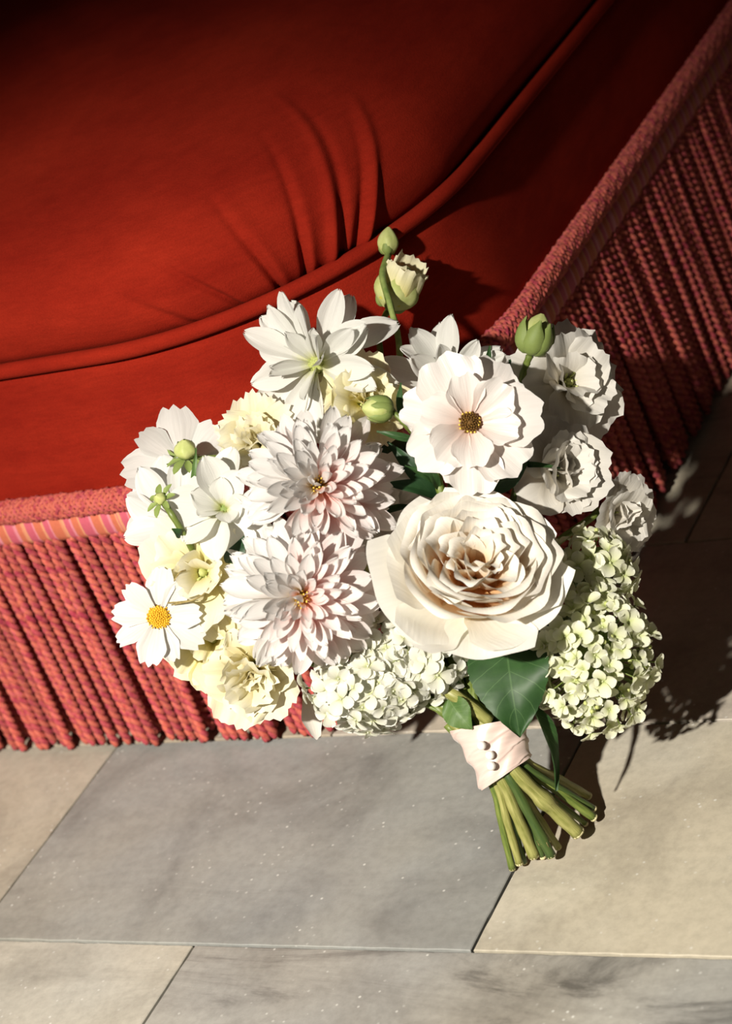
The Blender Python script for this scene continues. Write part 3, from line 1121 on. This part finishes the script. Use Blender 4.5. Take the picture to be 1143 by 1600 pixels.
# --- butterfly ranunculus
def ranunculus():
    R = .0378
    r = random.Random(14)
    fr = frame(733, 662, 1.312, (-.02, .10, 1.0), 0)
    core = part('butterfly_ranunculus', receptacle(R, wide=.2), fr, 'glossy blush ranunculus with a dark brown eye')
    stem_from(fr, R, .0028)
    kw = dict(W=1.0, prof=((0, .14), (.25, .52), (.62, .96), (.85, 1.0), (1, .90)), tipk=.24, tipp=2.4, ruf=.035, nruf=2.4, notch=.012, nnotch=6, groove=.006, ng=4, nu=14, nv=12, wob=.04)
    outer = variants(M_RANUN, 4, seed=41, bend=((0, 22), (.4, 8), (1, -4)), cup=((0, .9), (.5, .5), (1, .3)), jitter={'W': .12, 'bend': 12}, **kw)
    inner = variants(M_RANUN, 4, seed=47, bend=((0, 24), (.5, 22), (1, 10)), cup=((0, 1.0), (.5, .8), (1, .5)), jitter={'W': .12, 'bend': 10}, **kw)
    for k in range(7):
        link('petal', outer[k % 4], core, pmat(k * 51.4 + 15 + r.uniform(-8, 8), R * .08, -.02 * R, -2 + r.uniform(-7, 7), r.uniform(-9, 9), R * r.uniform(.98, 1.08)))
    for k in range(6):
        link('petal', inner[k % 4], core, pmat(k * 60 + 40 + r.uniform(-10, 10), R * .09, .03 * R, 4 + r.uniform(-5, 8), r.uniform(-14, 14), R * r.uniform(.72, .86)))
    mb = MB()
    mb.blob((0, 0, R * .12), R * .115, 12, 8, (1, 1, 1.0))
    for k in range(70):
        a, q = k * 2.39996, R * .17 * math.sqrt((k + 3) / 73)
        z = R * (.24 - .12 * (q / (.17 * R)) ** 2)
        mb.tube([(q * .5 * math.cos(a), q * .5 * math.sin(a), .02 * R), (q * math.cos(a), q * math.sin(a), z)], R * .008, 4, 1)
        mb.blob((q * math.cos(a), q * math.sin(a), z), R * .021, 5, 4, (1, 1, 1.5), 1 if (k > 45 and k % 2) else 0)
    link('flower_eye', mb.mesh('flower_eye', mats=[M_ANTHER, M_ANTHY]), core)
    return core


# --- hydrangea
def floret_meshes(mat, k, seed, cupd):
    out = []
    for i in range(k):
        r = random.Random(seed + i)
        mb = MB()
        for q in range(4):
            xf = (Matrix.Rotation(math.radians(q * 90 + r.uniform(-10, 10)), 4, 'Z') @ Matrix.Translation((.04, 0, .01 * (q % 2)))
                  @ Matrix.Rotation(math.radians(-cupd + r.uniform(-16, 12)), 4, 'Y') @ Matrix.Rotation(math.radians(r.uniform(-20, 20)), 4, 'X'))
            petal_geo(mb, L=1.0 * r.uniform(.9, 1.08), W=.98, prof=((0, .18), (.28, .70), (.6, 1.0), (1, .95)), tipk=0, rt=.5, rp=2.1, bend=((0, 16), (1, -12)),
                      cup=((0, .9), (.5, .6), (1, .5)), ruf=.05, nruf=1.5, seed=seed * 10 + i * 4 + q, nu=6, nv=6, xf=xf)
        mb.blob((0, 0, .05), .09, 6, 4)
        out.append(mb.mesh('floret', mat))
    return out


def hydrangea(name, label, px, py, d, axes, n, count, fsize, mat, seed, cupd=0, spin=0, front=-.25, budn=0):
    """Dome of four-petalled florets on thin stalks; axes are the half-sizes in metres."""
    r = random.Random(seed)
    fr = frame(px, py, d, n, spin)
    fl = floret_meshes(mat, 5, seed, cupd)
    ax = Vector(axes)
    mb = MB()
    spots = []
    for i in range(count):
        f = (i + .5) / count
        z = 1 - f * (1 - front)
        q = math.sqrt(max(0, 1 - z * z))
        a = i * 2.39996 + r.uniform(-.25, .25)
        k = r.uniform(.74, 1.08)
        p = Vector((ax.x * q * math.cos(a), ax.y * q * math.sin(a), ax.z * z)) * k
        nn_ = Vector((q * math.cos(a) / ax.x, q * math.sin(a) / ax.y, z / ax.z)).normalized()
        spots.append((p, (nn_ + Vector((r.uniform(-.55, .55), r.uniform(-.55, .55), r.uniform(-.3, .5)))).normalized()))
        mb.tube([p * .12, p * .6, p], .0005, 4)
    for k in range(budn):
        v = Vector((r.gauss(0, 1), r.gauss(0, 1), abs(r.gauss(0, 1)))).normalized()
        p = Vector((v.x * ax.x, v.y * ax.y, v.z * ax.z)) * r.uniform(.7, .98)
        mb.tube([p * .3, p], .0004, 4)
        mb.blob(p, .0015, 6, 4, mi=1)
    mb.blob((0, 0, 0), 1.0, 10, 8, (ax.x * .55, ax.y * .55, ax.z * .5))
    core = part(name, mb.mesh(name, mats=[M_STEM, M_BUDG]), fr, label)
    stem_from(fr, ax.z, .0042, .3)
    for p, nn_ in spots:
        quat = nn_.to_track_quat('Z', 'Y')
        mt = Matrix.Translation(p) @ quat.to_matrix().to_4x4() @ Matrix.Rotation(r.uniform(0, 6.28), 4, 'Z') @ Matrix.Scale(fsize * r.uniform(.78, 1.18), 4)
        link('floret', fl[r.randrange(5)], core, mt)
    return core


# ---- the heads
LIS = ((5, 6, 1.0, ((0, 60), (.4, 34), (1, -4))), (5, 16, .9, ((0, 64), (.5, 44), (1, 10))), (4, 26, .76, ((0, 66), (.5, 60), (1, 30))), (3, 34, .6, ((0, 70), (.5, 72), (1, 60))))
OPEN = ((5, -6, 1.0, ((0, 40), (.4, 18), (1, -14))), (5, 6, .88, ((0, 50), (.5, 30), (1, 0))), (4, 20, .7, ((0, 60), (.5, 48), (1, 18))))

garden_rose()
ranunculus()
blush_dahlia('blush_dahlia', 'upper blush-centred double dahlia', 497, 760, 1.318, (.06, .06, 1), .0405, 0, 118, 2)
blush_dahlia('blush_dahlia', 'lower blush-centred double dahlia', 472, 930, 1.312, (-.02, -.10, 1), .0415, 40, 118, 6)
white_dahlia('white_dahlia', 'white dahlia standing highest, seen half from the side', 497, 568, 1.345, (-.42, -.02, .90), .0440,
             ((10, -16, 1.08, 20, -12), (11, 0, 1.04, 24, -4), (9, 18, .94, 24, 4), (7, 38, .70, 20, 20)), 0, 3, W=.42, skip=((292, 332),))
white_dahlia('white_dahlia', 'white dahlia half hidden behind the ranunculus', 702, 604, 1.375, (.05, .36, .93), .0420,
             ((9, 0, 1.0, 20, -8), (8, 16, .96, 24, 4), (7, 34, .84, 20, 14), (5, 52, .6, 20, 20)), 10, 5, W=.46)
white_dahlia('white_dahlia', 'white broad-petalled flower beside the green bud', 350, 795, 1.345, (-.20, .10, .98), .0350,
             ((7, -4, 1.0, 18, -8), (6, 18, .9, 24, 0), (5, 40, .62, 24, 14)), 20, 8, W=.80, sepals=False, center=False)
cosmos('cosmos', 'white cosmos with a yellow disc at the lower left', 249, 964, 1.345, (-.10, .02, 1), .0270, 9, 12, 4, 2)
cosmos('cosmos', 'white cosmos turned away, showing green sepals', 283, 728, 1.385, (.10, .25, -.95), .0345, 8, 0, 7, -6, True, .74)
white_dahlia('white_dahlia', 'white broad-petalled flower at the far left edge', 286, 818, 1.372, (-.30, -.04, .95), .0425,
             ((8, -4, 1.0, 16, -10), (7, 12, .88, 20, -2)), 12, 11, W=.56, mat=M_COSMOS, center=False, sepals=False)
ruffled('lisianthus', 'pale yellow lisianthus above the small cosmos', 322, 896, 1.362, (-.12, .10, .98), .0400, M_CREAM, OPEN, 10, 4, ruf=.05)
ruffled('lisianthus', 'ruffled cream lisianthus at the bottom left', 398, 1040, 1.375, (-.10, -.30, .95), .0390, M_CREAM, LIS, 25, 6, ruf=.085)
ruffled('lisianthus', 'lemon lisianthus in shade under the cosmos', 338, 990, 1.378, (-.10, -.25, .95), .0380, M_LEMON, OPEN, 50, 7, ruf=.06)
ruffled('lisianthus', 'yellow lisianthus below the highest dahlia', 566, 634, 1.362, (.10, .25, .95), .0350, M_LEMON, LIS, 0, 8, ruf=.07)
ruffled('lisianthus', 'frilled cream lisianthus beside the upper dahlia', 410, 694, 1.382, (-.25, .15, .95), .0330, M_CREAM, LIS, 30, 9, ruf=.08, notch=.035)
ruffled('lisianthus', 'ivory lisianthus reaching out at the upper right', 876, 603, 1.370, (.36, .16, .92), .0390, M_IVORY, OPEN, 15, 12, ruf=.07, W=1.15)
ruffled('lisianthus', 'ivory lisianthus in shade right of the rose', 858, 738, 1.372, (.40, .12, .9), .0370, M_IVORY, LIS, 0, 13, ruf=.05, W=1.15)
ruffled('lisianthus', 'shaded ivory bloom at the right edge', 950, 800, 1.380, (.62, -.10, .75), .0285, M_IVORY, LIS, 40, 15, ruf=.03, W=1.2)
ruffled('lisianthus', 'cream bloom between the dahlia and the rose', 588, 800, 1.385, (.05, .05, 1), .0360, M_IVORY, OPEN, 10, 17, ruf=.04, W=1.2)
hydrangea('hydrangea', 'white hydrangea head under the rose', 646, 1022, 1.350, (.0360, .0260, .022), (.05, -.10, 1), 56, .0100, M_HYD, 3)
hydrangea('hydrangea', 'white hydrangea head lowest in the bouquet', 572, 1070, 1.350, (.0340, .0290, .024), (-.05, -.20, 1), 64, .0098, M_HYD, 9)
hydrangea('hydrangea', 'greenish panicle hydrangea at the lower right', 924, 1030, 1.342, (.0370, .0410, .028), (.12, -.05, 1), 112, .0082, M_HYDG, 14, cupd=18, budn=90)
hydrangea('hydrangea', 'loose panicle hydrangea tip beside the rose', 928, 884, 1.358, (.0240, .0220, .018), (.15, .10, 1), 30, .0092, M_HYDG, 19, cupd=5, budn=20)

# ---- buds
b1 = bud('lisianthus_bud', 'small closed lisianthus bud at the very top', 605, 398, 1.392, (.04, 1, .15), .0076, .0175, M_BUDG, M_SEPAL, 4, 0, 2, 0, .8)
b2 = bud('lisianthus_bud', 'half-open yellow-green lisianthus bud below the topmost one', 606, 482, 1.388, (.42, .9, .15), .0168, .0290, M_BUDG, M_SEPAL, 4, 0, 4, 30, .45)
frill = variants(M_LEMON, 2, seed=77, L=1, W=.95, prof=((0, .5), (.5, 1), (1, .9)), tipk=.15, bend=((0, 60), (.5, 92), (.8, 104), (1, 50)), cup=((0, 1.4), (1, 1.2)), ruf=.06, nruf=3, notch=.03, nnotch=6, nu=14, nv=12)
for k in range(5):
    link('petal', frill[k % 2], b2, pmat(k * 72 + 10, .0105, .004, -2, 0, .0255 if k != 1 else .033, 14))
bud('ranunculus_bud', 'striped green bud left of the ranunculus', 612, 640, 1.318, (-.95, .05, .3), .0088, .0185, M_BUDG, M_SEPAL, 7, 0, 6, 0, 1.1)
bud('ranunculus_bud', 'striped green bud above the ranunculus', 828, 554, 1.338, (.28, .95, .15), .0118, .0255, M_BUDG, M_SEPAL, 7, 0, 8, 0, 1.1)
bd = bud('dahlia_bud', 'tiny green bud on a thin stalk at the left', 255, 783, 1.338, (-.55, .45, .7), .0044, .0075, M_BUDG, M_SEPAL, 3, 0, 9, 10, 1.0)
sm_ = petal(M_SEPAL, 'sepal', L=1, W=.55, prof=((0, .4), (.5, 1), (.8, .7), (1, .1)), tipk=0, bend=((0, 10), (1, -20)), cup=((0, .9), (1, .6)), nu=5, nv=6)
for k in range(7):
    link('sepal', sm_, bd, pmat(k * 51.4, .002, .0012, 8, 0, .0082 + .001 * (k % 3)))
b6 = bud('cosmos_bud', 'green cosmos bud in front of the turned cosmos', 291, 715, 1.362, (-.05, .8, .5), .0078, .0125, M_BUDG, M_SEPAL, 8, 0, 12, 4, 1.0)
for k in range(8):
    link('sepal', sm_, b6, pmat(k * 45 + 12, .002, -.001, -14, 0, .0098 + .001 * (k % 3)))


# ---- stems
def stem(pts, rad, mat, label=None, name='stem', n=28, sides=9, nodes=()):
    mb = MB()
    P = catmull(pts, n)
    rr = [rad * (1 + .06 * math.sin(i * 1.3 + rad * 9000)) for i in range(n + 1)]
    for (f, g) in nodes:
        for i in range(n + 1):
            rr[i] += rad * g * math.exp(-((i / n - f) * n / 1.0) ** 2)
    mb.tube(P, rr, sides)
    o = link(name, mb.mesh(name, mat), bouquet, BINV)
    if label:
        o['label'] = label
    return o


BIND = atb(774, 1176, 1.350)
AXIS = (atb(700, 1075, 1.352) - atb(812, 1240, 1.342)).normalized()       # up along the bundle
SIDE = AXIS.cross(cdir((0, 0, 1))).normalized()
DEPTH = SIDE.cross(AXIS).normalized()


def bind_pt(a, b, up=0.0):
    return BIND + SIDE * a + DEPTH * b + AXIS * up


# stems that run through the ribbon to a cut end: (end pixel, radius, material, sideways place in the ribbon, lift off the floor, nodes)
ends = [((800, 1358), .0022, M_STEM, -.0135, .0022, ()), ((811, 1350), .0024, M_STEMO, -.0105, .006, ()), ((834, 1338), .0036, M_STEMO, -.0065, .0055, (.62,)),
        ((861, 1338), .0030, M_STEMD, -.0015, .008, (.1,)), ((903, 1302), .0045, M_STEMO, .0035, .009, (.28,)), ((928, 1278), .0027, M_STEM, .0095, .006, ()),
        ((928, 1264), .0020, M_STEMD, .0110, .008, ()), ((919, 1244), .0026, M_STEMO, .0135, .005, ()), ((915, 1288), .0018, M_STEM, .0060, .002, ()),
        ((872, 1325), .0022, M_STEMO, .0010, .0025, ()), ((818, 1348), .0022, M_STEMD, -.0085, .0025, ()), ((848, 1340), .0020, M_STEMD, -.002, .0025, ())]
order = sorted(range(len(STEMS)), key=lambda i: -STEMS[i][2])
pairs = {}
left_to_right = sorted(STEMS, key=lambda s: (s[0] - BIND).dot(SIDE))
cut_me = None
for i, (epx, rad, mat, sd, lift, nodes) in enumerate(ends):
    e = on_floor(*epx, lift)
    b = {0: .001, 2: .0065, 3: .0085, 4: .0085}.get(i, rnd.uniform(-.006, .004))
    e0 = bind_pt(sd * .95, b, -.016)
    bp = bind_pt(sd * .85, b * .9, .006)
    up = bind_pt(sd * 1.1, b * .9, .03)
    pts = [e, e + (e0 - e) * .5 + Vector((0, 0, rnd.uniform(-.0015, .0015))), e0, bp, up]
    stem(pts, rad, mat, n=30, nodes=[(f, .28) for f in nodes])
    # pale cut face at the end
    ax = (e - e0).normalized()
    mb = MB()
    q = ax.to_track_quat('Z', 'Y').to_matrix().to_4x4()
    mb.lathe([(0, .0008), (rad * .6, .0009), (rad * .96, .0004), (rad * 1.03, -.0006), (rad * .9, -.0012)], 12)
    link('cut_end', mb.mesh('cut_end', M_CUT), bouquet, BINV @ Matrix.Translation(e) @ q)
    for f in nodes:
        P = catmull(pts, 30)
        c0 = P[int(f * 30)]
        mb = MB()
        for k in range(7):
            a = k * .9 + i
            o_ = SIDE * math.cos(a) * rad * 1.05 + DEPTH * math.sin(a) * rad * 1.05
            mb.tube([c0 + o_ - ax * .0015, c0 + o_ * 1.12 + ax * .002 * (1 + (k % 3))], [rad * .16, rad * .05], 5)
        link('stem_node', mb.mesh('stem_node', M_NODE), bouquet, BINV)

# stems from the ribbon up to every flower
for i, (p, dr, rad) in enumerate(left_to_right):
    f = (i + .5) / len(left_to_right) * 2 - 1
    b = bind_pt(f * .0115, -.002 + .006 * math.cos(i * 2.1), .018)
    b2_ = bind_pt(f * .015, -.002 + .006 * math.cos(i * 2.1), .040)
    mid = p + dr * .02 + (b2_ - p) * .35
    stem([p, mid, b2_, b], rad * .85, [M_STEM, M_STEMD, M_STEMO][i % 3], n=22, sides=7)


def px_stem(pts, rad, mat, label=None):
    return stem([atb(*p) for p in pts], rad, mat, label, n=24, sides=8)


px_stem([(607, 396, 1.392), (597, 430, 1.372), (610, 480, 1.362), (622, 530, 1.366), (626, 590, 1.385)], .0021, M_SEPAL, 'curved green stem of the topmost bud')
px_stem([(606, 484, 1.389), (592, 520, 1.388), (600, 600, 1.39)], .0020, M_STEM)
px_stem([(520, 596, 1.352), (528, 630, 1.345), (545, 690, 1.335)], .0020, M_STEMO, 'olive stem of the highest dahlia')
px_stem([(612, 640, 1.318), (632, 663, 1.322), (655, 690, 1.345)], .0016, M_STEM)
px_stem([(827, 556, 1.338), (815, 592, 1.345), (806, 640, 1.375)], .0023, M_STEM)
px_stem([(255, 784, 1.338), (272, 810, 1.334), (297, 852, 1.345), (320, 900, 1.38)], .0020, M_STEM, 'thin stalk of the tiny left bud')
px_stem([(296, 722, 1.372), (330, 716, 1.366), (372, 722, 1.372), (420, 760, 1.385)], .0022, M_STEM)
px_stem([(268, 905, 1.352), (320, 906, 1.352), (368, 905, 1.352)], .0018, M_STEM)
px_stem([(820, 612, 1.360), (850, 607, 1.355)], .0022, M_STEM)
px_stem([(672, 700, 1.335), (690, 775, 1.335)], .0028, M_STEM)
px_stem([(765, 1128, 1.342), (715, 1090, 1.340), (672, 1068, 1.345), (640, 1050, 1.36)], .0038, M_STEMO, 'thick olive hydrangea stem above the ribbon')
px_stem([(745, 1160, 1.362), (690, 1112, 1.352), (645, 1080, 1.365)], .0026, M_STEM)
px_stem([(735, 1130, 1.35), (700, 1085, 1.355), (660, 1040, 1.37)], .0030, M_STEMD)
px_stem([(790, 1120, 1.35), (830, 1010, 1.37), (890, 960, 1.385)], .0032, M_STEMD)
px_stem([(780, 1110, 1.352), (770, 1010, 1.36), (760, 930, 1.37)], .0034, M_STEM)
px_stem([(812, 962, 1.37), (880, 950, 1.385)], .0026, M_STEMO)
# dry tendrils by the small cosmos
for pts in ([(268, 945, 1.338), (300, 938, 1.33), (322, 925, 1.332), (330, 908, 1.338)], [(262, 942, 1.34), (285, 940, 1.334), (302, 938, 1.336)], [(272, 908, 1.336), (280, 895, 1.333), (290, 891, 1.336)]):
    stem([atb(*p) for p in pts], .0005, M_NODE, name='tendril', n=18, sides=5)

# ---- leaves
leaf('large serrated leaf beside the ribbon', (788, 985), (812, 1152), 1.345, 1.325, .050, M_LEAF, (-.15, .1, 1), .10, 16, .05, 2)
leaf('narrow leaf folded down over the ribbon', (822, 1095), (868, 1236), 1.338, 1.326, .016, M_LEAF, (.85, .15, .5), .5, 10, .05, 3)
leaf('small crinkled leaf above the ribbon', (700, 1092), (738, 1140), 1.342, 1.335, .019, M_LEAFL, (-.3, -.1, 1), .2, 10, .05, 4)
leaf('small leaf beside the thick stem', (672, 1058), (722, 1072), 1.35, 1.345, .012, M_LEAFL, (-.1, .4, 1), .2, 12, .04, 5)
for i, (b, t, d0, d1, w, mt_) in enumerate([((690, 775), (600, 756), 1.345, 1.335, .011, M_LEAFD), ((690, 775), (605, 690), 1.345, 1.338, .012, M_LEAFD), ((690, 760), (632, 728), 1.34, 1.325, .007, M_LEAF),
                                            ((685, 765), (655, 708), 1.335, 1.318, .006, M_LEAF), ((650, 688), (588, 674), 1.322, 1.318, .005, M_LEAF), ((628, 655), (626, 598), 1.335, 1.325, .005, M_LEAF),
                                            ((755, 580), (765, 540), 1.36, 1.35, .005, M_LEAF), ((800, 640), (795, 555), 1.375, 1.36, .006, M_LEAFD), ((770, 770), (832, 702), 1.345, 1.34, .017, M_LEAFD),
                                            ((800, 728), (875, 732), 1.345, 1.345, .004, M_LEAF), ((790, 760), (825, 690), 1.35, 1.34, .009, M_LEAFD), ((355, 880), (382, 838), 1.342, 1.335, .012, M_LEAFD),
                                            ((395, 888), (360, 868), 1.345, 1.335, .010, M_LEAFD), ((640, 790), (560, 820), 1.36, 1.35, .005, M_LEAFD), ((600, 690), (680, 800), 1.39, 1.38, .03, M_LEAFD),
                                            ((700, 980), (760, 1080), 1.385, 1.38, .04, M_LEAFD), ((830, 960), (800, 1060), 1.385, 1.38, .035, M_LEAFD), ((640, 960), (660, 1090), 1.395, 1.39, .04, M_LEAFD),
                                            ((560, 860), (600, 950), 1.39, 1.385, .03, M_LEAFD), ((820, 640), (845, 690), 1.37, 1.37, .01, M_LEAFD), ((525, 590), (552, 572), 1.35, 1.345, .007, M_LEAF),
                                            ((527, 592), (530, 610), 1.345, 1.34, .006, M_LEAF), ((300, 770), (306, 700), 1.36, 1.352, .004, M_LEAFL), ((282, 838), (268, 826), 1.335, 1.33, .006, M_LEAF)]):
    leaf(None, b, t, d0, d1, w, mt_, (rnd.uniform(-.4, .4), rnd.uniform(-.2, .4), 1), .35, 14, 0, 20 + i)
# single loose petal hanging lowest
hp = petal(M_IVORY, 'petal', L=.030, W=.52, prof=((0, .4), (.5, 1), (1, .5)), tipk=.2, bend=((0, 12), (1, -20)), cup=((0, 1.0), (1, .8)), nu=10, nv=12)
fr = frame(478, 1085, 1.405, (.1, -.1, 1), -76)
part('hanging_petal', hp, fr, 'single ivory petal hanging below the lowest hydrangea')

# ---- satin ribbon and pearl pins
mb = MB()
top_c, bot_c = atb(763, 1131, 1.350), atb(791, 1209, 1.346)
RAX = (bot_c - top_c)


def ribbon_fn(u, v):
    a = 2 * math.pi * u
    c = top_c + RAX * v
    sx = .0212 - .0058 * v + .0016 * (2 * v - 1) ** 2
    sy = .0165 - .0040 * v
    slant = .0060 * math.cos(a) * (1 - v) * .6 - .0045 * math.cos(a) * v
    # overlapping wrapped folds running diagonally
    w1 = (v * 2.6 + .55 * math.cos(a - .5) + .12 * math.sin(3 * a)) % 1.0
    fold = .0012 * (w1 ** 2.2) * (1 if .02 < v < .98 else .3)
    fine = .0005 * math.sin(14 * v + 5 * math.cos(a) + 2 * math.sin(2 * a)) + .0005 * noise.noise(Vector((u * 14, v * 4, 2)))
    rr = 1 + (fold + fine) / .018
    ad = RAX.normalized()
    s = (SIDE - ad * SIDE.dot(ad)).normalized()
    dd = ad.cross(s)
    if dd.dot(CF) > 0:
        dd = -dd
    return (c + s * (math.cos(a) * sx * rr) + dd * (math.sin(a) * sy * rr) + ad * slant, (u, v))


mb.grid(ribbon_fn, 84, 56, True)
ribbon = part('satin_ribbon', mb.mesh('satin_ribbon', M_SATIN), Matrix.Identity(4), 'pale pink satin ribbon wound around the stems')
for (px, py) in ((752, 1165), (765, 1180), (767, 1197)):
    mb = MB()
    mb.blob((0, 0, 0), .0027, 20, 14)
    link('pearl_pin', mb.mesh('pearl_pin', M_PEARL), ribbon, BINV @ Matrix.Translation(BASE) @ Matrix.Translation(atb(px, py, 1.3305)))
